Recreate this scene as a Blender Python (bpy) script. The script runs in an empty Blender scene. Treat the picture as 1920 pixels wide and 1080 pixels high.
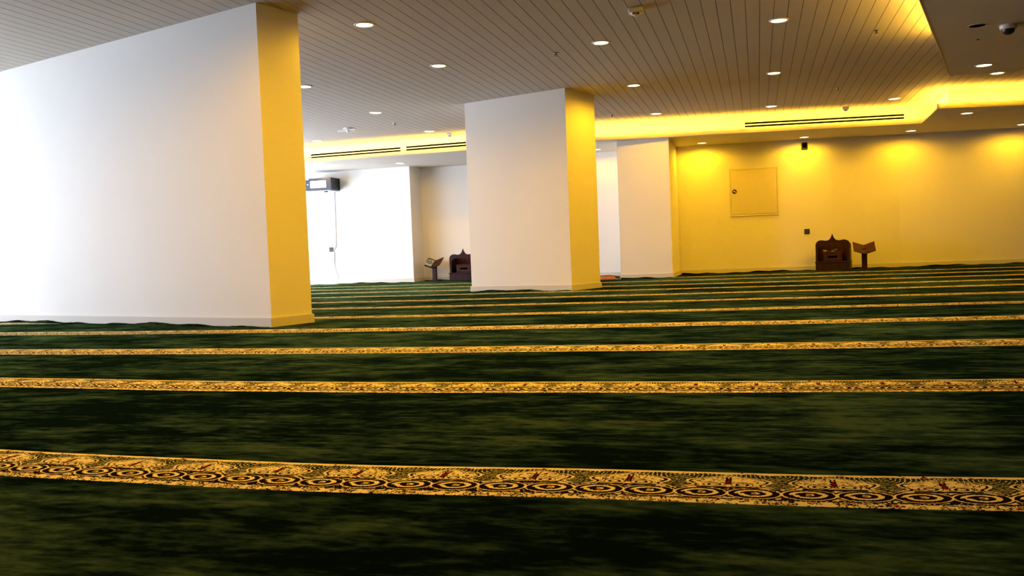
import bpy, bmesh, math, random
import numpy as np
from mathutils import Vector, Matrix
random.seed(7)
C = bpy.context.scene.collection
sc = bpy.context.scene
PI = math.pi

# ------------------------------------------------------------------ camera
CAM_H, PITCH, ROLL = (math.radians(-15.6133), math.radians(2.365), math.radians(2.2097))
cd = bpy.data.cameras.new('camera'); cam = bpy.data.objects.new('camera', cd); C.objects.link(cam)
cd.sensor_width = 36.0; cd.lens = 1660.07 / 1920 * 36.0; cd.clip_end = 200
f = Vector((math.sin(CAM_H)*math.cos(PITCH), math.cos(CAM_H)*math.cos(PITCH), -math.sin(PITCH)))
r = Vector((math.cos(CAM_H), -math.sin(CAM_H), 0)); u = r.cross(f)
R = r*math.cos(ROLL) - u*math.sin(ROLL); U = u*math.cos(ROLL) + r*math.sin(ROLL)
m = Matrix((R, U, -f)).transposed().to_4x4(); m.translation = Vector((0, 0, 0.6))
cam.matrix_world = m
sc.camera = cam

# ------------------------------------------------------------------ view, sky
sc.view_settings.view_transform = 'Standard'; sc.view_settings.look = 'None'
sc.view_settings.gamma = 1; sc.view_settings.use_curve_mapping = False
sc.view_settings.exposure = 0.0
SKY = 19.0          # daylight radiance outside the windows
LAMP = (1.0, 0.505, 0.006)
P_MAIN, P_LOW, P_COVE = 106.0, 60.0, 13.0
w = bpy.data.worlds.new('World'); sc.world = w; w.use_nodes = True
bg = w.node_tree.nodes['Background']; bg.inputs[0].default_value = (0.84, 0.94, 1.16, 1); bg.inputs[1].default_value = SKY

H, S = 2.90, 2.58   # main planked ceiling, lowered soffit

# ------------------------------------------------------------------ materials
def mat(name, col, rough=0.6, metal=0.0, emit=None, estr=0.0, sheen=0.0, spec=0.5):
    mt = bpy.data.materials.new(name); mt.use_nodes = True
    b = mt.node_tree.nodes['Principled BSDF']
    b.inputs['Base Color'].default_value = (*col, 1); b.inputs['Roughness'].default_value = rough
    b.inputs['Metallic'].default_value = metal; b.inputs['Specular IOR Level'].default_value = spec
    if sheen: b.inputs['Sheen Weight'].default_value = sheen
    if emit: b.inputs['Emission Color'].default_value = (*emit, 1); b.inputs['Emission Strength'].default_value = estr
    return mt

class Ex:
    """A node socket with operators."""
    nt = None
    def __init__(s, sock): s.s = sock
    @staticmethod
    def op(o, *a):
        n = Ex.nt.nodes.new('ShaderNodeMath'); n.operation = o
        for i, v in enumerate(a):
            if isinstance(v, Ex): Ex.nt.links.new(v.s, n.inputs[i])
            else: n.inputs[i].default_value = v
        return Ex(n.outputs[0])
    def __add__(s, o): return Ex.op('ADD', s, o)
    __radd__ = __add__
    def __sub__(s, o): return Ex.op('SUBTRACT', s, o)
    def __rsub__(s, o): return Ex.op('SUBTRACT', o, s)
    def __mul__(s, o): return Ex.op('MULTIPLY', s, o)
    __rmul__ = __mul__
    def __truediv__(s, o): return Ex.op('DIVIDE', s, o)
    def __lt__(s, o): return Ex.op('LESS_THAN', s, o)
    def __gt__(s, o): return Ex.op('GREATER_THAN', s, o)
    def abs(s): return Ex.op('ABSOLUTE', s)
    def fract(s): return Ex.op('FRACT', s)
    def sqrt(s): return Ex.op('SQRT', s)
    def sin(s): return Ex.op('SINE', s)
def band(v, a, b): return (v > a) * (v < b)
def atan2(a, b): return Ex.op('ARCTAN2', a, b)
def emax(a, b): return Ex.op('MAXIMUM', a, b)
def noise(nt, vec, scale, detail=2, rough=0.5):
    n = nt.nodes.new('ShaderNodeTexNoise'); n.inputs['Scale'].default_value = scale
    n.inputs['Detail'].default_value = detail; n.inputs['Roughness'].default_value = rough
    nt.links.new(vec, n.inputs['Vector']); return n.outputs['Fac']
def mapping(nt, src, scale):
    n = nt.nodes.new('ShaderNodeMapping'); n.inputs['Scale'].default_value = scale
    nt.links.new(src, n.inputs['Vector']); return n.outputs[0]
def mixc(nt, fac, a, b):
    n = nt.nodes.new('ShaderNodeMix'); n.data_type = 'RGBA'
    for i, v in ((0, fac), (6, a), (7, b)):
        if isinstance(v, Ex): v = v.s
        if hasattr(v, 'links'): nt.links.new(v, n.inputs[i])
        elif isinstance(v, (int, float)): n.inputs[i].default_value = v
        else: n.inputs[i].default_value = (*v, 1)
    return n.outputs[2]
def ramp(nt, src, pts):
    n = nt.nodes.new('ShaderNodeValToRGB'); e = n.color_ramp.elements
    if isinstance(src, Ex): src = src.s
    nt.links.new(src, n.inputs[0])
    e[0].position, e[0].color = pts[0][0], (*pts[0][1], 1); e[1].position, e[1].color = pts[-1][0], (*pts[-1][1], 1)
    for p, c in pts[1:-1]:
        x = e.new(p); x.color = (*c, 1)
    return n.outputs[0]

def paint(name, col, bump=0.02):
    mt = mat(name, col, 0.7, spec=0.25); nt = mt.node_tree; b = nt.nodes['Principled BSDF']
    tc = nt.nodes.new('ShaderNodeTexCoord')
    nz = noise(nt, tc.outputs['Object'], 1.3, 4)
    c = ramp(nt, nz, [(0.3, tuple(x*0.97 for x in col)), (0.7, col)])
    nt.links.new(c, b.inputs['Base Color'])
    bp = nt.nodes.new('ShaderNodeBump'); bp.inputs['Strength'].default_value = bump; bp.inputs['Distance'].default_value = 0.01
    nt.links.new(noise(nt, tc.outputs['Object'], 160, 2), bp.inputs['Height']); nt.links.new(bp.outputs[0], b.inputs['Normal'])
    return mt

M_WALL = paint('wall_paint', (0.80, 0.775, 0.72))
M_CEIL = paint('soffit_paint', (0.72, 0.68, 0.60))
M_PLANK = paint('white_plank', (0.52, 0.48, 0.41))
M_GROOVE = mat('plank_groove', (0.15, 0.13, 0.10), 0.9)
M_SKIRT = paint('skirting', (0.62, 0.59, 0.53), 0.01)
M_WHITE = mat('white_plastic', (0.80, 0.78, 0.74), 0.4)
M_BLACK = mat('black_plastic', (0.012, 0.012, 0.014), 0.35)
M_DARKSLOT = mat('dark_slot', (0.001, 0.001, 0.001), 1.0, spec=0.0)
M_CHROME = mat('chrome', (0.7, 0.7, 0.7), 0.2, 1.0)
M_LENS = mat('lamp_lens', (0.9, 0.85, 0.7), 0.4, emit=(1.0, 0.72, 0.32), estr=9.0)
M_LIP = bpy.data.materials.new('glow_through_lip'); M_LIP.use_nodes = True  # lip made translucent so spilled cove light brightens its front
_t = M_LIP.node_tree; _t.nodes.clear(); _o = _t.nodes.new('ShaderNodeOutputMaterial'); _m = _t.nodes.new('ShaderNodeMixShader'); _m.inputs[0].default_value = 0.55
_a = _t.nodes.new('ShaderNodeBsdfDiffuse'); _b = _t.nodes.new('ShaderNodeBsdfTranslucent'); _a.inputs[0].default_value = (0.75, 0.7, 0.6, 1); _b.inputs[0].default_value = (0.85, 0.8, 0.7, 1)
_t.links.new(_a.outputs[0], _m.inputs[1]); _t.links.new(_b.outputs[0], _m.inputs[2]); _t.links.new(_m.outputs[0], _o.inputs[0])
M_LED = mat('led_strip', (0.9, 0.8, 0.6), 0.5, emit=LAMP, estr=20.0)
M_PANEL = mat('cream_metal', (0.66, 0.60, 0.45), 0.4)
M_RACK = mat('rack_blue_black', (0.010, 0.018, 0.045), 0.4)
M_RACKSIDE = mat('rack_black', (0.008, 0.010, 0.016), 0.4)
M_RACKWIN = mat('rack_pane_reflection', (0.85, 0.9, 0.95), 0.08)  # reflected daylight painted in as a near-white pane colour
M_CABLE = mat('grey_cable', (0.35, 0.35, 0.36), 0.5)
M_GREEN = mat('green_cloth', (0.015, 0.09, 0.045), 0.8, sheen=0.3)
M_CREAM = mat('cream_paper', (0.42, 0.40, 0.26), 0.7)
M_ORANGE = mat('orange_cloth', (0.55, 0.16, 0.03), 0.85)
M_FRAME = mat('window_frame', (0.75, 0.75, 0.75), 0.4)

def wood(name, a, b):
    mt = mat(name, a, 0.5, spec=0.18); nt = mt.node_tree; bs = nt.nodes['Principled BSDF']
    tc = nt.nodes.new('ShaderNodeTexCoord')
    n = noise(nt, mapping(nt, tc.outputs['Object'], (14, 14, 1.5)), 3, 4)
    nt.links.new(ramp(nt, n, [(0.35, a), (0.65, b)]), bs.inputs['Base Color']); return mt
M_WOOD = wood('mahogany', (0.012, 0.003, 0.003), (0.030, 0.007, 0.006))
M_WOODL = wood('mahogany_light', (0.026, 0.005, 0.004), (0.055, 0.012, 0.008))

# green pile and its woven border (pattern in UV: u along the row, v across the border)
def carpet_green():
    mt = mat('carpet_pile', (0.02, 0.035, 0.01), 0.95, spec=0.0); nt = mt.node_tree; b = nt.nodes['Principled BSDF']
    tc = nt.nodes.new('ShaderNodeTexCoord'); o = tc.outputs['Object']
    n1 = noise(nt, mapping(nt, o, (0.9, 2.4, 1)), 1.9, 6, 0.62)
    n2 = noise(nt, mapping(nt, o, (1.0, 3.4, 1)), 6.0, 4, 0.6)
    n3 = noise(nt, o, 260, 2)
    Ex.nt = nt
    n4 = noise(nt, mapping(nt, o, (1.0, 2.2, 1)), 19.0, 3, 0.6)
    v = (Ex(n1)-0.5)*0.75 + (Ex(n2)-0.5)*0.55 + (Ex(n4)-0.5)*0.30 + 0.5 + (Ex(noise(nt, o, 0.45, 2))-0.535)*0.5
    c = ramp(nt, v, [(0.38, (0.0002, 0.0004, 0.0002)), (0.455, (0.0013, 0.0023, 0.0007)), (0.53, (0.0080, 0.0135, 0.0038)), (0.64, (0.034, 0.048, 0.012))])
    c2 = mixc(nt, (Ex(n3)-0.3)*0.9, c, (0.004, 0.007, 0.002))
    nt.links.new(c2, b.inputs['Base Color'])
    b.inputs['Sheen Weight'].default_value = 0.11; b.inputs['Sheen Roughness'].default_value = 0.5
    nt.links.new(c, b.inputs['Sheen Tint'])
    b.inputs['Sheen Tint'].default_value = (0.3, 0.5, 0.2, 1)
    sh = ramp(nt, v, [(0.40, (0.05, 0.14, 0.06)), (0.62, (0.52, 1.0, 0.36))]); nt.links.new(sh, b.inputs['Sheen Tint'])
    bp = nt.nodes.new('ShaderNodeBump'); bp.inputs['Strength'].default_value = 0.5; bp.inputs['Distance'].default_value = 0.006
    nt.links.new((Ex(n3)*0.6 + Ex(n2)*1.2).s, bp.inputs['Height']); nt.links.new(bp.outputs[0], b.inputs['Normal'])
    return mt

def carpet_border():
    mt = mat('carpet_border', (0.6, 0.35, 0.08), 0.95, spec=0.0); nt = mt.node_tree; b = nt.nodes['Principled BSDF']
    Ex.nt = nt
    uvn = nt.nodes.new('ShaderNodeUVMap'); uvn.uv_map = 'UVMap'
    sep = nt.nodes.new('ShaderNodeSeparateXYZ'); nt.links.new(uvn.outputs[0], sep.inputs[0])
    tc = nt.nodes.new('ShaderNodeTexCoord')
    fine = Ex(noise(nt, mapping(nt, uvn.outputs[0], (34, 26, 1)), 1.0, 3, 0.6))
    fine2 = Ex(noise(nt, mapping(nt, uvn.outputs[0], (9, 9, 1)), 1.0, 3, 0.6))
    yarn = Ex(noise(nt, mapping(nt, uvn.outputs[0], (90, 70, 1)), 1.0, 1, 0.5))
    uu = Ex(sep.outputs[0]) + (fine-0.5)*0.05; v = Ex(sep.outputs[1]) + (fine-0.5)*0.05
    a = (uu.fract() - 0.5)                      # lobe centred on 0
    aa = a.abs()
    # lobe half width as function of v (ogee outline)
    pts = [(0.0, .5), (.44, .5), (.475, .47), (.52, .40), (.57, .355), (.63, .40), (.69, .425), (.745, .385), (.80, .27), (.86, .12), (.915, .0), (1.0, -.2)]
    fc = nt.nodes.new('ShaderNodeFloatCurve'); nt.links.new(v.s, fc.inputs['Value'])
    cv = fc.mapping.curves[0]
    fc.mapping.use_clip = False
    cv.points[0].location = (0, .5+.3); cv.points[1].location = (1, -.2+.3)
    for p in pts[1:-1]: cv.points.new(p[0], p[1]+.3)
    for p in cv.points: p.handle_type = 'AUTO'
    fc.mapping.update()
    d = Ex(fc.outputs[0]) - 0.3 - aa
    zone_up = v > 0.47
    lobe = band(d, 0.0, 0.032) + (d > 0.062) * (1 - band(fine2, 0.50, 0.545))
    # scrolls in the middle of the lobe
    ex = (aa - 0.135)/0.115; ey = (v - 0.585)/0.075
    q = (ex*ex + ey*ey).sqrt()
    in_scroll = q < 1.0
    scroll = band(q, 0.62, 0.88) + (q < 0.36)
    floorband = band(v, 0.47, 0.52) * (aa < 0.30)
    lobe = lobe * (1 - in_scroll) * (1 - floorband) + in_scroll * scroll
    lobe = lobe * (1 - band(aa, .012, .030)*band(v, .60, .84))
    # small scrolls on the dark ground between the lobes
    ax = 0.5 - aa; ay = v - 0.90
    rr = (ax*ax*9 + ay*ay*9).sqrt()
    wave = ((rr*46 + (fine2-0.5)*9).sin() > 0.72) * (fine > 0.46)
    lobe = (d > 0)*lobe + (d < 0)*wave
    up = zone_up * lobe
    # row of ovals
    u2 = ((uu*2).fract() - 0.5); ox = u2/0.5; oy = (v - 0.325)/0.155
    ro = (ox*ox + oy*oy).sqrt(); th = atan2(oy, ox)
    sp = ro - (th/(2*PI))*0.16
    oval = band(ro, 0.95, 1.04) + band(sp, 0.46, 0.67) + band(sp, 0.06, 0.20)*(ox > -0.1)
    corner = (ro > 1.16)*(fine2 > 0.51)
    dn = band(v, 0.165, 0.475) * (oval + corner)
    low = (v < 0.150) * (1 - band(fine2, 0.50, 0.56)) * (1 - band(v, .13, .15)*(fine > .45))
    scal = (uu*14).sin()*0.012
    top = (v + scal > 0.935)
    g = Ex.op('MINIMUM', emax(emax(up*(1-top), dn), emax(low, top*(fine2 < 0.63))), 1.0)
    g = Ex.op('MAXIMUM', g, 0.0)
    red = band(aa, 0.0, 0.013) * band(v, 0.58, 0.78) + (ro < 0.10)*band(v, 0.2, 0.45) + (fine2 > 0.62)*((v < 0.165) + (v > 0.93))
    red = Ex.op('MINIMUM', red, 1.0)
    gold = ramp(nt, yarn, [(0.25, (0.50, 0.36, 0.14)), (0.5, (0.95, 0.80, 0.42))])
    ground = mixc(nt, (d < 0)*zone_up, (0.012, 0.006, 0.006), (0.020, 0.030, 0.012))
    c = mixc(nt, g, ground, gold); c = mixc(nt, red, c, (0.20, 0.012, 0.010))
    nt.links.new(c, b.inputs['Base Color'])
    bp = nt.nodes.new('ShaderNodeBump'); bp.inputs['Strength'].default_value = 0.5; bp.inputs['Distance'].default_value = 0.003
    nt.links.new((g*0.6 + yarn*0.5).s, bp.inputs['Height']); nt.links.new(bp.outputs[0], b.inputs['Normal'])
    return mt
M_PILE = carpet_green(); M_BORDER = carpet_border()

# ------------------------------------------------------------------ helpers
def link(name, bm, m, parent=None, loc=None, smooth=False):
    me = bpy.data.meshes.new(name); bmesh.ops.recalc_face_normals(bm, faces=bm.faces[:]); bm.to_mesh(me); bm.free()
    for x in (m if isinstance(m, (list, tuple)) else [m]): me.materials.append(x)
    if smooth:
        for p in me.polygons: p.use_smooth = True
    o = bpy.data.objects.new(name, me); C.objects.link(o)
    if parent: o.parent = parent
    if loc: o.location = loc
    return o
def box(bm, lo, hi, mi=0, bev=0.0):
    g = bmesh.ops.create_cube(bm, size=1); vs = g['verts']
    for v in vs: v.co = Vector([(lo[i]+hi[i])/2 + v.co[i]*(hi[i]-lo[i]) for i in range(3)])
    fs = {f_ for v in vs for f_ in v.link_faces}
    for f_ in fs: f_.material_index = mi
    if bev:
        es = list({e for v in vs for e in v.link_edges})
        bmesh.ops.bevel(bm, geom=es, offset=bev, segments=2, affect='EDGES', profile=0.5)
def B(*boxes, bev=0.0):
    bm = bmesh.new()
    for b in boxes: box(bm, b[0], b[1], b[2] if len(b) > 2 else 0, bev)
    return bm
def prism(bm, pts, z0, z1, mi=0):
    """vertical prism over a footprint polygon (x, y)"""
    lo = [bm.verts.new((x, y, z0)) for x, y in pts]; hi = [bm.verts.new((x, y, z1)) for x, y in pts]
    n = len(pts); fs = [bm.faces.new(lo), bm.faces.new(hi)]
    for i in range(n): fs.append(bm.faces.new((lo[i], lo[(i+1) % n], hi[(i+1) % n], hi[i])))
    for f_ in fs: f_.material_index = mi
def xprism(bm, pts, y0, y1, mi=0):
    """prism along y over a front profile (x, z)"""
    a = [bm.verts.new((x, y0, z)) for x, z in pts]; b = [bm.verts.new((x, y1, z)) for x, z in pts]
    n = len(pts); fs = [bm.faces.new(a), bm.faces.new(b)]
    for i in range(n): fs.append(bm.faces.new((a[i], a[(i+1) % n], b[(i+1) % n], b[i])))
    for f_ in fs: f_.material_index = mi
def lathe(bm, prof, n=32, mi=0):
    rings = []
    for rad, z in prof:
        rings.append([bm.verts.new((rad*math.cos(2*PI*k/n), rad*math.sin(2*PI*k/n), z)) for k in range(n)] if rad > 1e-6 else [bm.verts.new((0, 0, z))])
    for a, b in zip(rings, rings[1:]):
        for k in range(n):
            k2 = (k+1) % n
            if len(a) == 1 and len(b) == 1: continue
            if len(a) == 1: q = (a[0], b[k], b[k2])
            elif len(b) == 1: q = (a[k], a[k2], b[0])
            else: q = (a[k], a[k2], b[k2], b[k])
            bm.faces.new(q).material_index = mi
def tube(bm, pts, rad, n=8, mi=0):
    pts = [Vector(p) for p in pts]; rings = []
    for i, p in enumerate(pts):
        t = (pts[min(i+1, len(pts)-1)] - pts[max(i-1, 0)]).normalized()
        a = t.orthogonal().normalized() if not rings else (pa - t*pa.dot(t)).normalized()
        pa = a; b = t.cross(a)
        rings.append([bm.verts.new(p + (a*math.cos(2*PI*k/n) + b*math.sin(2*PI*k/n))*rad) for k in range(n)])
    for a, b in zip(rings, rings[1:]):
        for k in range(n): bm.faces.new((a[k], a[(k+1) % n], b[(k+1) % n], b[k])).material_index = mi
    bm.faces.new(rings[0]).material_index = mi; bm.faces.new(rings[-1]).material_index = mi
def struct(name, bm, m, parent=None):
    o = link(name, bm, m, parent)
    if not parent: o['kind'] = 'structure'
    return o
def tag(o, label, cat, group=None):
    o['label'] = label; o['category'] = cat
    if group: o['group'] = group
    return o
def thing(name, label, cat, loc=(0, 0, 0), rz=0.0, group=None):
    o = bpy.data.objects.new(name, None); C.objects.link(o); o.empty_display_size = 0.1
    o.location = loc; o.rotation_euler = (0, 0, rz); return tag(o, label, cat, group)

# ------------------------------------------------------------------ floor slab and walls
struct('floor', B(((-11.9, -4.3, -0.25), (7.9, 19.7, -0.012))), M_SKIRT)

def wallrun(name, pts, thick, z1, skirt=True):
    """a wall whose room face follows pts (left to right as seen from the camera), thickness behind"""
    bm = bmesh.new(); prism(bm, list(pts) + [(pts[-1][0], pts[-1][1]+thick), (pts[0][0], pts[0][1]+thick)], -0.012, z1)
    return struct(name, bm, M_WALL)
back = [(-11.55, 18.62), (-9.17, 18.60), (-9.16, 18.52), (-7.42, 18.45), (-7.40, 19.05), (-3.60, 19.05), (-3.58, 18.32), (-1.50, 18.22), (1.41, 18.50), (2.68, 18.76), (7.6, 19.25)]
bm = bmesh.new(); prism(bm, back + [(7.6, 19.65), (-11.55, 19.65)], -0.012, H+0.1)
struct('wall_back', bm, M_WALL)
def skirting(pts, t=0.016, h=0.085):
    bm = bmesh.new()
    for (x0, y0), (x1, y1) in zip(pts, pts[1:]):
        d = Vector((x1-x0, y1-y0)).normalized(); n = Vector((d.y, -d.x))*t; e = d*t*0.6
        a, b = Vector((x0, y0)) - e, Vector((x1, y1)) + e
        q = [(a.x, a.y), (b.x, b.y), (b.x+n.x, b.y+n.y), (a.x+n.x, a.y+n.y)]
        prism(bm, q, 0.0, h-0.006); n2 = n*0.6
        prism(bm, [q[0], q[1], (b.x+n2.x, b.y+n2.y), (a.x+n2.x, a.y+n2.y)], h-0.006, h)
    return bm
struct('baseboard_back', skirting(back), M_SKIRT)

# left wall with tall windows letting the daylight in
wins = [(3.4, 5.6), (6.2, 8.2), (10.0, 12.2), (12.6, 15.4), (15.7, 18.3)]
ZS, ZH = 0.12, 2.52
bm = bmesh.new(); y = -4.0
for a, b in wins + [(19.4, None)]:
    box(bm, (-11.9, y, -0.012), (-11.5, a, H+0.1))
    if b is None: break
    box(bm, (-11.9, a, -0.012), (-11.5, b, ZS)); box(bm, (-11.9, a, ZH), (-11.5, b, H+0.1)); y = b
struct('wall_left', bm, M_WALL)
M_GLASS = bpy.data.materials.new('window_glass'); M_GLASS.use_nodes = True
nt = M_GLASS.node_tree; nt.nodes.clear(); out = nt.nodes.new('ShaderNodeOutputMaterial')
mx = nt.nodes.new('ShaderNodeMixShader'); mx.inputs[0].default_value = 0.06
tr = nt.nodes.new('ShaderNodeBsdfTransparent'); tr.inputs[0].default_value = (0.98, 0.98, 0.98, 1)
gl = nt.nodes.new('ShaderNodeBsdfGlossy'); gl.inputs['Roughness'].default_value = 0.02
nt.links.new(tr.outputs[0], mx.inputs[1]); nt.links.new(gl.outputs[0], mx.inputs[2]); nt.links.new(mx.outputs[0], out.inputs[0])
for i, (a, b) in enumerate(wins):
    fr = B(((-11.76, a, ZS), (-11.69, a+0.05, ZH)), ((-11.76, b-0.05, ZS), (-11.69, b, ZH)), ((-11.76, a, ZS), (-11.69, b, ZS+0.05)),
           ((-11.76, a, ZH-0.05), (-11.69, b, ZH)), ((-11.76, (a+b)/2-0.025, ZS), (-11.69, (a+b)/2+0.025, ZH)))
    wn = struct('window_%d' % (i+1), fr, M_FRAME)
    link('pane', B(((-11.73, a+0.04, ZS+0.04), (-11.722, b-0.04, ZH-0.04))), M_GLASS, wn)
    ld = bpy.data.lights.new('window_daylight', 'AREA'); ld.shape = 'RECTANGLE'; ld.size = ZH-ZS; ld.size_y = b-a; ld.cycles.is_portal = True
    lo = bpy.data.objects.new('window_daylight', ld); C.objects.link(lo); lo.location = (-11.80, (a+b)/2, (ZS+ZH)/2); lo.rotation_euler = (0, -PI/2, 0)
struct('wall_right', B(((7.5, -4.0, -0.012), (7.9, 19.3, H+0.1))), M_WOODL)  # unseen right and front walls, dark wood chosen to cut daylight bounce
struct('wall_front', B(((-11.9, -4.3, -0.012), (7.9, -4.0, H+0.1))), M_WOODL)

# ------------------------------------------------------------------ ceilings
# planks run along y, 136 mm wide with open grooves
bm = bmesh.new(); PW, GW, GD = 0.136, 0.0055, 0.008; x = 0.076 - PW*86
y0, y1 = -4.0, 17.9
def quad(pts, mi):
    bm.faces.new([bm.verts.new(p) for p in pts]).material_index = mi
while x < 7.55:
    a, b, c = x + GW/2, x + PW - GW/2, x + PW + GW/2
    quad([(a, y0, H), (b, y0, H), (b, y1, H), (a, y1, H)], 0)
    quad([(b, y0, H), (b, y0, H+GD), (b, y1, H+GD), (b, y1, H)], 1)
    quad([(b, y0, H+GD), (c, y0, H+GD), (c, y1, H+GD), (b, y1, H+GD)], 1)
    quad([(c, y0, H+GD), (c, y0, H), (c, y1, H), (c, y1, H+GD)], 1)
    x += PW
box(bm, (-11.9, y0, H+GD+0.002), (7.9, 19.5, H+0.15), 0)
ceil = struct('ceiling', bm, [M_PLANK, M_GROOVE])

lip = [(-11.5, 16.52), (-8.93, 16.44), (-5.29, 16.30), (-2.83, 16.28), (-0.22, 16.66), (2.83, 17.12), (2.76, 15.28), (4.07, 15.62), (7.5, 16.25)]
face = [(-11.5, 16.74), (-8.93, 16.66), (-5.29, 16.52), (-2.83, 16.50), (-0.25, 16.88), (3.05, 17.38), (2.97, 15.56), (4.03, 15.84), (7.5, 16.48)]
bm = bmesh.new()
lin = [((a[0]+3*b[0])/4 if False else a[0]+(b[0]-a[0])*0.07, a[1]+(b[1]-a[1])*0.07) for a, b in zip(lip, face)]
prism(bm, lin + [(7.5, 19.3), (-11.5, 19.3)], S, S+0.022)
prism(bm, face + [(7.5, 19.3), (-11.5, 19.3)], S+0.022, H+0.005)
struct('ceiling_soffit', bm, M_CEIL)
def ridge(line, t, z0, z1):
    bm = bmesh.new()
    for (xa, ya), (xb, yb) in zip(line, line[1:]):
        d = Vector((xb-xa, yb-ya)).normalized(); n = Vector((-d.y, d.x))*t; e = d*0.004
        prism(bm, [(xa-e.x, ya-e.y), (xb+e.x, yb+e.y), (xb+n.x+e.x, yb+n.y+e.y), (xa+n.x-e.x, ya+n.y-e.y)], z0, z1)
    return bm
struct('trim_1', ridge(lip, 0.012, S-0.002, S+0.075), M_LIP)
# dropped ceiling block near the right side
blk = [(-0.18, 2.0), (2.35, 12.22), (7.5, 12.36), (7.5, 2.0)]
bfc = [(0.05, 2.2), (2.53, 12.02), (7.5, 12.12), (7.5, 2.2)]
bm = bmesh.new(); prism(bm, blk, S, S+0.022); prism(bm, bfc, S+0.022, H+0.005)
struct('ceiling_block', bm, M_CEIL)
struct('trim_2', ridge([blk[0], blk[1], blk[2]], -0.012, S-0.002, S+0.05), M_CEIL)

def cove(a, b, power, off=0.075, z=S+0.055):
    a = Vector(a); b = Vector(b); d = (b-a); L = d.length; ang = math.atan2(d.y, d.x)
    n = Vector((-d.y, d.x)).normalized()*off
    cx = (a+b)/2 + n
    s = thing('cove_strip_light', 'hidden amber strip light lying in the ceiling cove', 'light', (cx.x, cx.y, z-0.02), ang, 'strip lights inside the ceiling coves')
    link('led_strip', B(((-L/2+0.05, -0.008, 0.0), (L/2-0.05, 0.008, 0.006))), M_LED, s)
    ld = bpy.data.lights.new('strip_glow', 'AREA'); ld.shape = 'RECTANGLE'; ld.size = L-0.06; ld.size_y = 0.05; ld.color = (1.0, 0.55, 0.05); ld.energy = power*L
    lo = bpy.data.objects.new('strip_glow', ld); C.objects.link(lo); lo.parent = s; lo.location = (0, 0, 0.015); lo.rotation_euler = (PI, 0, 0)
for k in range(len(lip)-1):
    a, b = Vector(lip[k]), Vector(lip[k+1])
    cove(a, b, P_COVE)
d = (Vector(blk[0])-Vector(blk[1])).normalized()
cove(Vector(blk[1]) + d*1.2, Vector(blk[1]) + d*8.0, P_COVE*1.1)

# ------------------------------------------------------------------ columns
def column(b, ang, wid, dep, label):
    """b = front right foot; the wide face runs to the left, the narrow side runs back"""
    t = thing('column', label, 'column', (b[0], b[1], 0), -ang)
    link('shaft', B(((-wid, 0, 0), (0, dep, H+0.004))), M_WALL, t)
    s = 0.016
    link('baseboard', B(((-wid-s, -s, 0), (s, dep+s, 0.079)), ((-wid-s*.5, -s*.5, 0.079), (s*.5, dep+s*.5, 0.085))), M_SKIRT, t)
    return t
column((-4.25, 7.10), math.radians(17.3), 5.1, 0.50, 'wide white column with a yellow-lit side filling the left of the hall')
column((-2.60, 12.50), math.radians(18.0), 1.78, 0.88, 'free-standing white column in the middle of the hall, partly hiding a chair')
bm = B(((-0.48, 0, 0), (0.48, 1.70, S+0.004)))
t = thing('column', 'narrow white column projecting from the back wall, beside the yellow alcove', 'column', (-2.02, 16.60, 0))
link('shaft', bm, M_WALL, t)
link('baseboard', B(((-0.496, -0.016, 0), (0.496, 1.68, 0.079)), ((-0.488, -0.008, 0.079), (0.488, 1.68, 0.085))), M_SKIRT, t)

# ------------------------------------------------------------------ carpet
rows = [  # near edge of each border: sample points, then width
    ([(-3, -0.98), (0, -1.0), (3, -0.95)], .28), ([(-3, .55), (0, .52), (3, .62)], .28),
    ([(-2.5, 2.10), (-1.19, 2.05), (-.2, 2.05), (.62, 2.11)], .285), ([(-4.14, 3.70), (-1.97, 3.61), (-1.1, 3.59), (-.33, 3.61), (1.04, 3.74)], .30),
    ([(-5.59, 5.16), (-2.69, 5.05), (-.46, 5.10), (1.43, 5.22)], .32), ([(-7.3, 6.70), (-3.44, 6.56), (-.58, 6.62), (1.84, 6.80)], .31),
    ([(-4.16, 8.01), (-.7, 8.10), (2.24, 8.33)], .26), ([(-4.92, 9.48), (-.81, 9.52), (2.59, 9.72)], .26), ([(-5.58, 10.80), (-.93, 10.88), (2.97, 11.18)], .26),
    ([(-6.28, 12.23), (-1.03, 12.19), (3.32, 12.43)], .26), ([(-7.06, 13.71), (-1.15, 13.55), (3.66, 13.82)], .26), ([(-7.78, 15.1), (-1.28, 15.11), (4.0, 15.25)], .24),
    ([(-8.51, 16.6), (-2.5, 16.62), (4.0, 16.75)], .24)]
XS = np.arange(-11.48, 7.49, 0.04)
edges = []
for k, (pts, wd) in enumerate(rows):
    px = [p[0] for p in pts]; py = [p[1] for p in pts]
    co = np.polyfit(px, py, 2); lo, hi = min(px), max(px)
    xc = np.clip(XS, lo, hi); yv = np.polyval(co, xc)
    yv = yv + 0.006*np.sin(XS*2.3+k) + 0.004*np.sin(XS*5.1+2*k) + 0.012*np.exp(-((XS - (-3.9+1.7*k % 5))/0.5)**2)
    edges += [(yv, k, 0), (yv+wd, k, 1)]
bm = bmesh.new(); uvl = bm.loops.layers.uv.new('UVMap')
lines = [np.full_like(XS, -3.98)] + [e[0] for e in edges] + [None]
bx = [p[0] for p in back]; by = [p[1] for p in back]
lines[-1] = np.interp(XS, bx, by) - 0.018
PER = 0.25
vr = [[bm.verts.new((float(X), float(Y), 0.0)) for X, Y in zip(XS, L)] for L in lines]
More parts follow.
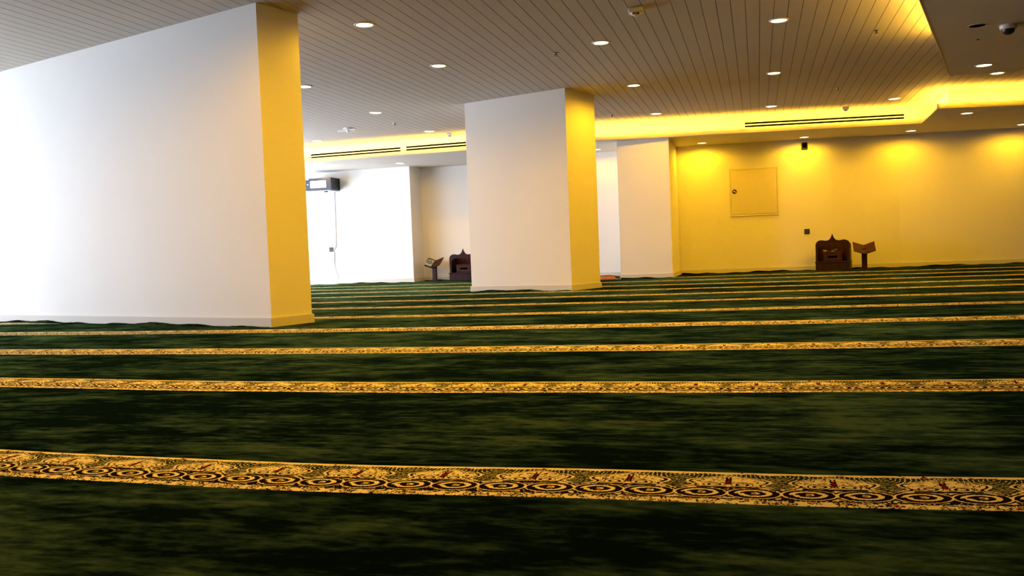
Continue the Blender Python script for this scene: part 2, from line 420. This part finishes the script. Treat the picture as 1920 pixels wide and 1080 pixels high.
for i in range(len(lines)-1):
    border = (i % 2 == 1)
    for j in range(len(XS)-1):
        fc = bm.faces.new((vr[i][j], vr[i][j+1], vr[i+1][j+1], vr[i+1][j])); fc.material_index = 1 if border else 0
        ph = 0.37*i
        for lp, (uu_, vv_) in zip(fc.loops, ((XS[j], 0), (XS[j+1], 0), (XS[j+1], 1), (XS[j], 1))):
            lp[uvl].uv = (uu_/PER + ph, vv_)
carpet = link('carpet', bm, [M_PILE, M_BORDER])
tag(carpet, 'dark green wall-to-wall prayer carpet with ornate gold border rows', 'carpet')
# ruffled cut edge of the pile along the skirtings
def pile_edge(pts, t=0.022):
    bm = bmesh.new(); P = []
    for (xa, ya), (xb, yb) in zip(pts, pts[1:]):
        L = math.hypot(xb-xa, yb-ya); n = max(1, int(L/0.05))
        for i in range(n): P.append((xa+(xb-xa)*i/n, ya+(yb-ya)*i/n, (yb-ya)/L, -(xb-xa)/L))
    P.append((*pts[-1], P[-1][2], P[-1][3])); prev = None
    for i, (x, y, nx, ny) in enumerate(P):
        s = x*1.7+y
        h = 0.012 + 0.010*math.sin(s*2.1) + 0.007*math.sin(s*7.3) + 0.005*random.random(); h = max(h, 0.004)
        q = [bm.verts.new((x, y, 0)), bm.verts.new((x+nx*t*.3, y+ny*t*.3, h)), bm.verts.new((x+nx*t, y+ny*t, h*0.8)), bm.verts.new((x+nx*t*2.2, y+ny*t*2.2, 0.0005))]
        if prev:
            for a in range(3): bm.faces.new((prev[a], prev[a+1], q[a+1], q[a]))
        prev = q
    return link('pile_edge', bm, M_PILE, carpet)
off = lambda P, d=0.018: [(x, y-d) for x, y in P]
pile_edge(off(back[3:1:-1][::-1] if False else [(-11.4, 18.61), (-9.15, 18.50), (-7.42, 18.43)]))
pile_edge(off([(-7.36, 19.03), (-3.62, 19.03)])); pile_edge(off([(-3.5, 18.30), (-2.56, 18.27)]))
pile_edge(off([(-1.5, 18.21), (1.41, 18.48), (2.68, 18.74), (7.4, 19.2)]))
def rotp(b, ang, x, y): return (b[0]+x*math.cos(-ang)-y*math.sin(-ang), b[1]+x*math.sin(-ang)+y*math.cos(-ang))
a1 = math.radians(17.3); pile_edge([rotp((-4.25, 7.10), a1, -5.1, -.017), rotp((-4.25, 7.10), a1, 0, -.017)])
a2 = math.radians(18); pile_edge([rotp((-2.6, 12.5), a2, -1.78, -.017), rotp((-2.6, 12.5), a2, 0, -.017)])
pile_edge([(-2.5, 16.583), (-1.54, 16.583)])

# ------------------------------------------------------------------ downlights
dn_ring = dn_lens = None
def downlight(x, y, z, label, power, group):
    global dn_ring, dn_lens
    t = thing('downlight', label, 'ceiling light', (x, y, z), 0, group)
    if dn_ring is None:
        bm = bmesh.new(); lathe(bm, [(0.080, 0.004), (0.080, -0.003), (0.084, -0.008), (0.096, -0.008), (0.103, -0.004), (0.104, 0.0)])
        dn_ring = link('trim_ring', bm, M_WHITE, t, smooth=True)
        bm = bmesh.new(); lathe(bm, [(0.0, -0.0065), (0.05, -0.0058), (0.0805, -0.003)])
        dn_lens = link('lens', bm, M_LENS, t, smooth=True)
    else:
        for s in (dn_ring, dn_lens):
            c = s.copy(); C.objects.link(c); c.parent = t
    if power:
        ld = bpy.data.lights.new('downlight_beam', 'SPOT'); ld.energy = power; ld.color = LAMP; ld.spot_size = math.radians(176); ld.spot_blend = 0.45; ld.shadow_soft_size = 0.05
        lo = bpy.data.objects.new('downlight_beam', ld); C.objects.link(lo); lo.parent = t; lo.location = (0, 0, -0.03)
GM, GL = 'downlights in the planked ceiling', 'downlights in the lowered ceiling edge'
for x, y, lb in [
    (-3.70, 8.18, 'round lit downlight nearest the wide left column, upper left of the planked ceiling'),
    (-1.64, 9.96, 'round lit downlight on the planks, upper centre, beside a small sprinkler'),
    (0.27, 9.77, 'large round lit downlight highest and nearest on the planked ceiling, right of centre'),
    (-3.70, 10.30, 'round lit downlight on the planks above left of the middle column'),
    (-5.76, 10.74, 'round lit downlight touching the right edge of the wide left column'),
    (-1.65, 12.77, 'round lit downlight just above right of the middle column top'),
    (0.27, 12.77, 'round lit downlight second in the row running away right of centre'),
    (-5.83, 13.18, 'round lit downlight above the small white ceiling bracket, left of middle column'),
    (-1.65, 15.66, 'round lit downlight close above the bright cove right of the middle column'),
    (0.28, 15.85, 'round lit downlight close above the left end of the right air slots'),
    (-5.85, 15.64, 'round lit downlight just left of the middle column, close above the cove'),
    (-8.22, 15.75, 'round lit downlight far left beside the wide column, close above the cove'),
    (2.25, 16.08, 'round lit downlight above the right end of the right air slots'),
    (3.39, 14.32, 'round lit downlight just beyond the dropped ceiling block at upper right')]:
    downlight(x, y, H, lb, P_MAIN * {(-3.70, 10.30): .4, (-5.76, 10.74): .5, (-5.83, 13.18): .5, (-1.65, 15.66): .65}.get((x, y), 1.0), GM)   # some lamps run dimmer
for x, y, lb in [
    (-7.34, 17.75, 'small round downlight below the cove, over the left reading stand'),
    (-9.46, 17.83, 'small round downlight directly above the wall-mounted equipment cabinet'),
    (-3.08, 17.69, 'small round downlight showing between the middle column and the narrow column'),
    (-1.01, 17.84, 'small round downlight right of the narrow column, under the cove'),
    (0.91, 18.04, 'small round downlight right above the little black box on the yellow wall'),
    (2.83, 18.20, 'small round downlight below the corner where the cove steps forward'),
    (3.36, 16.13, 'small round downlight under the stepped right part of the cove'),
    (4.76, 18.40, 'small round downlight cut by the right edge of the photo')]:
    downlight(x, y, S, lb, P_LOW * (0.5 if x < -3 else 1.0), GL)
downlight(2.62, 11.67, S, 'round lit downlight near the far corner of the dropped ceiling block', P_MAIN, 'downlights in the dropped ceiling block')

for x, y in [(0.27, 6.75), (-1.65, 6.85), (-3.70, 5.6), (0.27, 3.75), (-1.65, 3.85), (-3.70, 2.9), (-5.8, 4.4)]:  # out-of-view downlights added to light the near carpet
    downlight(x, y, H, 'unseen round downlight added in the near part of the planked ceiling above the photo edge', P_MAIN * (1.35 if x > -2 else 0.9), 'unseen downlights added overhead in front')
# ------------------------------------------------------------------ small ceiling things
def sprinkler(x, y, label):
    t = thing('sprinkler', label, 'sprinkler', (x, y, H), 0, 'ceiling sprinklers')
    bm = bmesh.new(); lathe(bm, [(0.0, 0.002), (0.038, 0.0), (0.036, -0.006), (0.014, -0.010), (0.0, -0.010)], 20); link('rosette', bm, M_CHROME, t, smooth=True)
    bm = bmesh.new(); tube(bm, [(0, 0, -0.008), (0, 0, -0.028)], 0.009, 10)
    for s in (-1, 1): tube(bm, [(0.010*s, 0, -0.022), (0.014*s, 0, -0.036), (0.002*s, 0, -0.050)], 0.003, 6)
    link('body', bm, M_BLACK, t)
    bm = bmesh.new(); lathe(bm, [(0.0, -0.050), (0.019, -0.050), (0.019, -0.053), (0.0, -0.053)], 16); link('deflector', bm, M_CHROME, t)
sprinkler(-2.22, 10.24, 'small sprinkler left of the upper centre downlight')
sprinkler(1.33, 10.71, 'small sprinkler near the glowing edge of the dropped ceiling block')
sprinkler(1.24, 14.50, 'small sprinkler between two downlights right of centre, beyond the nearer one')
sprinkler(-6.02, 14.39, 'small sprinkler left of the middle column, right of the white bracket')
sprinkler(-2.38, 15.38, 'small sprinkler just right of the middle column, above the cove')
def sensor(x, y, rz, s, label):
    t = thing('smoke_detector', label, 'detector', (x, y, H), rz)
    link('housing', B(((-s, -s, -0.045), (s, s, 0.0)), bev=0.010), M_WHITE, t)
    bm = bmesh.new(); lathe(bm, [(s*.78, -0.044), (s*.72, -0.056), (s*.42, -0.070), (0, -0.073)], 24); link('cover', bm, M_WHITE, t, smooth=True)
    link('sensor_eye', B(((-s*.45, -s*.80, -0.062), (-s*.05, -s*.35, -0.050)), ((s*.05, -s*.80, -0.062), (s*.45, -s*.35, -0.050))), M_BLACK, t)
sensor(-1.08, 8.70, 0.1, 0.070, 'square white detector with dark eye at the top edge of the photo')
sensor(1.54, 16.70, 0.0, 0.055, 'small white detector just above the right air slots')
sensor(-5.62, 16.13, 0.0, 0.050, 'small pale detector beside the left cove next to the middle column')
t = thing('ceiling_bracket', 'small white fitting with short arms hanging from the ceiling at left', 'bracket', (-6.96, 14.49, H))
bm = bmesh.new(); lathe(bm, [(0, 0.0), (0.08, 0.0), (0.08, -0.02), (0.0, -0.02)], 20); link('mounting_plate', bm, M_WHITE, t)
bm = bmesh.new(); tube(bm, [(0, 0, -0.02), (0, 0, -0.075)], 0.028, 12); link('stem', bm, M_WHITE, t)
link('arm', B(((-0.20, -0.018, -0.055), (-0.02, 0.018, -0.028)), bev=0.004), M_WHITE, t); link('arm', B(((0.02, -0.018, -0.045), (0.15, 0.018, -0.022)), bev=0.004), M_WHITE, t)
# dome camera, slot and sprinkler cap on the dropped block
t = thing('dome_camera', 'white dome security camera with dark lens at the upper right', 'camera', (2.36, 9.55, S))
bm = bmesh.new(); lathe(bm, [(0.0, 0.0), (0.075, 0.0), (0.077, -0.012), (0.072, -0.035), (0.058, -0.042), (0.0, -0.042)], 28); link('housing', bm, M_WHITE, t, smooth=False)
bm = bmesh.new(); lathe(bm, [(0.056, -0.040), (0.054, -0.060), (0.044, -0.078), (0.026, -0.090), (0.0, -0.094)], 28); link('dome', bm, M_BLACK, t, smooth=True)
t = thing('ceiling_slot', 'thin dark oval slot in the dropped ceiling left of the dome camera', 'vent', (2.07, 9.44, S), 0.1)
bm = bmesh.new(); lathe(bm, [(0.0, -0.003), (0.070, -0.003), (0.078, 0.001)], 28); bmesh.ops.scale(bm, vec=(1, .85, 1), verts=bm.verts[:]); link('dark_plate', bm, M_DARKSLOT, t)
bm = bmesh.new(); lathe(bm, [(0.078, 0.0), (0.079, -0.004), (0.086, -0.004), (0.088, 0.0)], 28); bmesh.ops.scale(bm, vec=(1, .85, 1), verts=bm.verts[:]); link('rim', bm, M_PANEL, t)
bm = bmesh.new(); lathe(bm, [(0.0, -0.006), (0.012, -0.005), (0.016, 0.0)], 16)
o = link('cover_plate', bm, M_DARKSLOT, None, (2.22, 10.11, S), smooth=True); tag(o, 'tiny dark cap on the dropped ceiling below the oval slot', 'sprinkler')
# faint service hatch line on the stepped soffit
o = link('slot_grille', B(((-0.28, -0.03, -0.004), (0.5, 0.03, 0.001)), bev=0.001), M_CEIL, None, (3.75, 16.05, S)); tag(o, 'faint long grille in the soffit at the right edge of the photo', 'vent')

# slot diffusers on the upright cove face
def diffuser(i, x0, x1, zc, label):
    a, b = Vector(face[i]), Vector(face[i+1]); d = (b-a); ang = math.atan2(d.y, d.x)
    y_at = lambda x: a.y + d.y*(x-a.x)/d.x
    L = (x1-x0)/math.cos(ang); xm = (x0+x1)/2
    t = thing('slot_diffuser', label, 'air vent', (xm, y_at(xm), zc), ang)
    bm = bmesh.new()
    for z0, z1 in ((-0.056, -0.044), (-0.010, 0.010), (0.044, 0.056)): box(bm, (-L/2-0.02, -0.008, z0), (L/2+0.02, 0.004, z1))
    for s in (-1, 1): box(bm, (s*(L/2+0.01)-0.010, -0.008, -0.052), (s*(L/2+0.01)+0.010, 0.004, 0.052))
    link('frame', bm, M_WHITE, t)
    for z in (-0.027, 0.027): link('slot', B(((-L/2, -0.0045, z-0.017), (L/2, 0.003, z+0.017))), M_DARKSLOT, t)
diffuser(1, -8.86, -6.83, 2.722, 'pair of long black air slots on the left cove, beside the wide column')
diffuser(1, -6.71, -5.33, 2.728, 'shorter pair of black air slots on the left cove, ending at the middle column')
diffuser(4, -0.18, 2.58, 2.745, 'long pair of black air slots on the right cove above the yellow wall')

# ------------------------------------------------------------------ things on the back wall
yb = lambda x: float(np.interp(x, bx, by))
# access panel
xc = -0.055; ang = math.atan2(18.50-18.22, 1.41+1.50)
t = thing('access_panel', 'square cream metal access door with round lock high on the yellow wall', 'access panel', (xc, yb(xc), 1.60), ang)
link('frame', B(((-0.47, -0.012, -0.47), (-0.445, 0.01, 0.47)), ((0.445, -0.012, -0.47), (0.47, 0.01, 0.47)), ((-0.47, -0.012, 0.445), (0.47, 0.01, 0.47)), ((-0.47, -0.022, -0.475), (0.47, 0.01, -0.445)), bev=0.002), M_PANEL, t)
dr = link('door', B(((-0.44, -0.020, -0.435), (0.438, 0.004, 0.440)), bev=0.003), M_PANEL, t)
bm = bmesh.new(); lathe(bm, [(0.0, 0.0), (0.045, 0.0), (0.045, 0.006), (0.036, 0.009), (0.0, 0.009)], 24, 0); bmesh.ops.rotate(bm, cent=(0, 0, 0), matrix=Matrix.Rotation(PI/2, 3, 'X'), verts=bm.verts[:])
for v in bm.verts: v.co += Vector((-0.375, -0.020, 0.02))
lk = link('lock', bm, M_WOODL, dr)
bm = bmesh.new(); box(bm, (-0.028, -0.004, -0.008), (0.028, 0.0, 0.008)); bmesh.ops.rotate(bm, cent=(0, 0, 0), matrix=Matrix.Rotation(0.5, 3, 'Y'), verts=bm.verts[:])
for v in bm.verts: v.co += Vector((-0.375, -0.030, 0.02))
k_ = link('lock_slot', bm, M_WHITE, dr); 
for z in (-0.33, 0.33):
    bm = bmesh.new(); tube(bm, [(0.449, -0.026, z-0.035), (0.449, -0.026, z+0.035)], 0.006, 8); link('hinge', bm, M_PANEL, t)
# black wall box + sockets
def plate(x, z, s, name, label, cat, y=None):
    t = thing(name, label, cat, (x, yb(x) if y is None else y, z), 0.09)
    link('plate', B(((-s, -0.014, -s), (s, 0.003, s)), bev=0.003), M_BLACK, t)
    link('insert', B(((-s*.62, -0.019, -s*.62), (-s*.04, -0.012, s*.62)), ((s*.04, -0.019, -s*.62), (s*.62, -0.012, s*.62)), bev=0.002), mat('grey_insert', (0.06, 0.055, 0.05), 0.3), t)
t = thing('wall_speaker', 'little black box high on the yellow wall under a downlight', 'speaker', (0.921, yb(0.921), 2.455), 0.09)
link('housing', B(((-0.055, -0.075, -0.06), (0.055, 0.002, 0.06)), bev=0.006), M_BLACK, t)
link('grille', B(((-0.046, -0.079, -0.05), (0.046, -0.074, 0.05))), M_DARKSLOT, t)
plate(0.937, 0.768, 0.050, 'wall_socket', 'black double socket on the yellow wall above left of the chair', 'socket')
plate(-9.487, 0.803, 0.052, 'wall_socket', 'dark socket on the left white wall under the hanging cable', 'socket')

# wall-mounted equipment cabinet
t = thing('equipment_cabinet', 'blue-black wall-mounted equipment cabinet with a bright glass door', 'cabinet', (-9.49, 18.12, 2.14))
link('body', B(((-0.315, 0.02, 0.0), (0.315, 0.47, 0.275)), bev=0.006), M_RACKSIDE, t)
dr = link('door', B(((-0.315, -0.004, 0.0), (-0.21, 0.02, 0.275)), ((0.19, -0.004, 0.0), (0.315, 0.02, 0.275)), ((-0.21, -0.004, 0.0), (0.19, 0.02, 0.055)), ((-0.21, -0.004, 0.215), (0.19, 0.02, 0.275))), M_RACK, t)
link('pane', B(((-0.212, 0.004, 0.053), (0.192, 0.012, 0.217))), M_RACKWIN, dr)
bm = bmesh.new(); lathe(bm, [(0.0, 0.008), (0.016, 0.008), (0.018, 0.0)], 16); bmesh.ops.rotate(bm, cent=(0, 0, 0), matrix=Matrix.Rotation(PI/2, 3, 'X'), verts=bm.verts[:])
for v in bm.verts: v.co += Vector((-0.262, -0.003, 0.14))
link('lock', bm, M_CHROME, dr)
link('badge', B(((-0.30, -0.006, 0.245), (-0.235, -0.003, 0.262))), M_WHITE, t)
for y_ in (0.08, 0.30): link('screw', B(((0.315, y_, 0.20), (0.319, y_+0.015, 0.215))), M_CHROME, t)
link('bracket', B(((-0.27, 0.05, -0.018), (0.25, 0.46, 0.0)), bev=0.004), M_FRAME, t)
bm = bmesh.new(); tube(bm, [(0.10, 0.15, -0.018), (0.10, 0.15, -0.04)], 0.05, 12); link('cable_gland', bm, M_RACKSIDE, t)
bm = bmesh.new(); zz = [(-9.335, 18.585, 2.13), (-9.345, 18.592, 1.6), (-9.35, 18.59, 1.1), (-9.37, 18.592, 0.86), (-9.43, 18.592, 0.80), (-9.41, 18.592, 0.72), (-9.42, 18.59, 0.52), (-9.40, 18.585, 0.36), (-9.34, 18.575, 0.22), (-9.33, 18.57, 0.10)]
P = [Vector(p) for p in zz]; sm = []
for i in range(len(P)-1):
    p0, p1, p2, p3 = P[max(i-1, 0)], P[i], P[i+1], P[min(i+2, len(P)-1)]
    for k in range(6):
        s = k/6; sm.append(0.5*((2*p1)+(p2-p0)*s+(2*p0-5*p1+4*p2-p3)*s*s+(3*p1-p0-3*p2+p3)*s**3))
tube(bm, sm + [P[-1]], 0.008, 8)
o = link('power_cable', bm, M_CABLE, smooth=True); tag(o, 'thin grey cable hanging from the equipment cabinet down the white wall', 'cable')

# ------------------------------------------------------------------ preacher chairs and reading stands
def ogee(n=10, wd=0.32, zs=0.49, zt=0.585, zp=0.705):
    """right half of the crest outline from shoulder to peak, (x, z)"""
    pts = []
    rad = 0.10
    for k in range(n+1):
        a = PI/2*k/n; pts.append((wd-rad+rad*math.cos(a), zs+(zt-zs)*math.sin(a)))
    for p in [(0.185, 0.583), (0.15, 0.576), (0.115, 0.574), (0.085, 0.580), (0.058, 0.594), (0.036, 0.618), (0.020, 0.650), (0.009, 0.680)]: pts.append(p)
    pts.append((0.0, zp)); return pts
def make_chair(loc, rz, label):
    t = thing('imam_chair', label, 'chair', loc, rz, 'low wooden preacher chairs by the back wall')
    half = ogee(); outer = [(0.32, 0.17)] + half + [(-x, z) for x, z in half[-2::-1]] + [(-0.32, 0.17)]
    bm = B(((-0.322, -0.005, 0.0), (0.322, 0.50, 0.155)), bev=0.004); box(bm, (-0.332, -0.015, 0.155), (0.332, 0.505, 0.178), 0, 0.004)
    link('plinth', bm, M_WOOD, t)
    bm = bmesh.new(); xprism(bm, [(0.318, 0.17), (0.318, 0.49), (0.26, 0.565), (-0.26, 0.565), (-0.318, 0.49), (-0.318, 0.17)], 0.465, 0.495); link('backrest', bm, M_WOODL, t)
    n = len(outer); inner = []
    for k in range(n):
        s = k/(n-1); a = PI*s
        if s < 0.12: inner.append((0.275, 0.17 + (0.40-0.17)*s/0.12))
        elif s > 0.88: inner.append((-0.275, 0.17 + (0.40-0.17)*(1-s)/0.12))
        else:
            b_ = PI*(s-0.12)/0.76; inner.append((0.275*math.cos(b_), 0.40+0.135*math.sin(b_)))
    bm = bmesh.new()
    A = [[bm.verts.new((x, yy, z)) for x, z in outer] for yy in (0.03, 0.055)]; I = [[bm.verts.new((x, yy, z)) for x, z in inner] for yy in (0.03, 0.055)]
    for k in range(n-1):
        bm.faces.new((A[0][k], A[0][k+1], I[0][k+1], I[0][k])); bm.faces.new((A[1][k], A[1][k+1], I[1][k+1], I[1][k]))
        bm.faces.new((A[0][k], A[0][k+1], A[1][k+1], A[1][k])); bm.faces.new((I[0][k], I[0][k+1], I[1][k+1], I[1][k]))
    for k in (0, n-1): bm.faces.new((A[0][k], A[1][k], I[1][k], I[0][k]))
    link('front_arch', bm, M_WOOD, t)
    for s in (-1, 1):
        sp = [(0.05, 0.178), (0.47, 0.178), (0.47, 0.50), (0.05, 0.50)]
        bm = bmesh.new(); x0, x1 = (0.295, 0.319)
        a = [bm.verts.new((s*x0, y_, z_)) for y_, z_ in sp]; b_ = [bm.verts.new((s*x1, y_, z_)) for y_, z_ in sp]
        bm.faces.new(a); bm.faces.new(b_)
        for k in range(4): bm.faces.new((a[k], a[(k+1) % 4], b_[(k+1) % 4], b_[k]))
        link('side_panel', bm, M_WOOD, t)
    st = link('seat', B(((-0.175, 0.07, 0.178), (0.175, 0.465, 0.335)), ((-0.185, 0.06, 0.335), (0.185, 0.465, 0.352)), bev=0.003), M_WOODL, t)
    dr = link('drawer', B(((-0.155, 0.058, 0.195), (0.155, 0.072, 0.322)), bev=0.003), M_WOODL, t)
    link('handle_slot', B(((-0.085, 0.0555, 0.245), (0.085, 0.060, 0.285))), M_DARKSLOT, dr)
    return t
rc = make_chair((1.345, 17.72, 0), -0.17, 'dark low wooden chair with pointed crest against the yellow wall, green cloth inside'); rc.scale = (0.95, 0.9, 1.0)
make_chair((-6.255, 18.45, 0), 0.0, 'reddish wooden chair with pointed crest, half hidden behind the middle column')

def make_stand(loc, rz, label):
    t = thing('reading_stand', label, 'book stand', loc, rz, 'wooden reading stands beside the chairs')
    link('post', B(((-0.047, 0.08, 0.0), (0.047, 0.14, 0.40)), bev=0.004), M_WOOD, t)
    link('foot', B(((-0.10, 0.04, 0.0), (0.10, 0.20, 0.018)), bev=0.004), M_WOOD, t)
    # two wings hinged on a line that slopes down to the front
    a = Vector((0, 0.20, 0.465)); b = Vector((0, -0.02, 0.300)); ax = (b-a)
    for s in (-1, 1):
        out_ = Vector((s*math.cos(0.33), 0, math.sin(0.33)))
        nrm = out_.cross(ax).normalized();  nrm = nrm if nrm.z > 0 else -nrm
        bm = bmesh.new(); vs = []
        for off_ in (0, -0.016):
            for p, q in ((0, 0.0), (1, 0.0), (1, 0.20), (0, 0.20)):
                vs.append(bm.verts.new(a + ax*p + out_*q + nrm*off_))
        bm.faces.new(vs[:4]); bm.faces.new(vs[4:])
        for k in range(4): bm.faces.new((vs[k], vs[(k+1) % 4], vs[4+(k+1) % 4], vs[4+k]))
        link('wing', bm, M_WOODL, t)
    bm = bmesh.new(); box(bm, (-0.045, 0.06, 0.30), (0.045, 0.15, 0.352)); link('cradle', bm, M_WOOD, t)
    return t, a, ax
st_r, A_, AX = make_stand((1.925, 17.78, 0), 0.0, 'reddish wooden V-shaped reading stand on a post against the yellow wall')
st_l, A_, AX = make_stand((-7.03, 18.60, 0), -0.12, 'wooden V-shaped reading stand holding a green and cream book, by the white recess')
# book lying on the left wing of the left stand
loc = Vector((-7.03, 18.60, 0)); rot = Matrix.Rotation(-0.12, 3, 'Z')
out_ = Vector((-math.cos(0.33), 0, math.sin(0.33))); axn = AX.normalized(); nrm = out_.cross(axn).normalized(); nrm = nrm if nrm.z > 0 else -nrm
ctr = A_ + AX*0.53 + out_*0.102 + nrm*0.001
mw = Matrix((rot @ out_, rot @ axn, rot @ nrm)).transposed().to_4x4(); mw.translation = loc + rot @ ctr
bk = thing('book', 'cream book with a green roundel lying open-side up on the left reading stand', 'book'); bk.matrix_world = mw
link('cover', B(((-0.078, -0.098, 0.0), (0.078, 0.098, 0.018)), bev=0.002), M_CREAM, bk)
link('border_line', B(((-0.072, -0.090, 0.018), (0.072, -0.083, 0.0195)), ((-0.072, 0.083, 0.018), (0.072, 0.090, 0.0195)), ((-0.072, -0.083, 0.018), (-0.066, 0.083, 0.0195)), ((0.066, -0.083, 0.018), (0.072, 0.083, 0.0195))), M_GREEN, bk)
bm = bmesh.new(); lathe(bm, [(0.0, 0.0205), (0.060, 0.0205), (0.060, 0.018)], 16)
link('roundel', bm, M_GREEN, bk)
bm = bmesh.new()
for k in range(8): 
    a = 2*PI*k/8; tube(bm, [(0.012*math.cos(a), 0.012*math.sin(a), 0.021), (0.040*math.cos(a), 0.040*math.sin(a), 0.021)], 0.0035, 6)
link('rosette', bm, M_CREAM, bk)

# green cloth with a white end lying on the right chair's seat
bm = bmesh.new(); nx, ny = 22, 8; g = []
for i in range(nx+1):
    row = []
    for j in range(ny+1):
        s = i/nx; q = j/ny-0.5
        x = -0.115 + 0.26*s; wdt = 0.10*(0.75+0.5*math.sin(PI*s)); y = q*wdt + 0.015*math.sin(6*s)
        z = 0.022 + 0.030*abs(2*s-0.9)**1.3 + 0.012*math.sin(9*s+4*q) - 0.06*q*q
        row.append(bm.verts.new((x, y, max(z, 0.002))))
    g.append(row)
for i in range(nx):
    for j in range(ny):
        fc = bm.faces.new((g[i][j], g[i+1][j], g[i+1][j+1], g[i][j+1])); fc.material_index = 1 if i < 6 else 0
bmesh.ops.solidify(bm, geom=bm.faces[:], thickness=0.006)
o = link('folded_cloth', bm, [M_GREEN, M_CREAM], None, (1.30, 17.90, 0.352), smooth=True); tag(o, 'small green cloth with a white end lying on the dark chair seat', 'cloth')
# orange folded mat between the columns
bm = bmesh.new()
for k in range(3):
    box(bm, (-0.16+0.008*k, -0.12+0.01*k, 0.018*k), (0.16-0.012*k, 0.12-0.006*k, 0.018*k+0.018), 0, 0.007)
o = link('folded_mat', bm, M_ORANGE, None, (-2.77, 16.60, 0.0)); tag(o, 'small orange folded mat on the carpet beside the narrow column', 'mat')
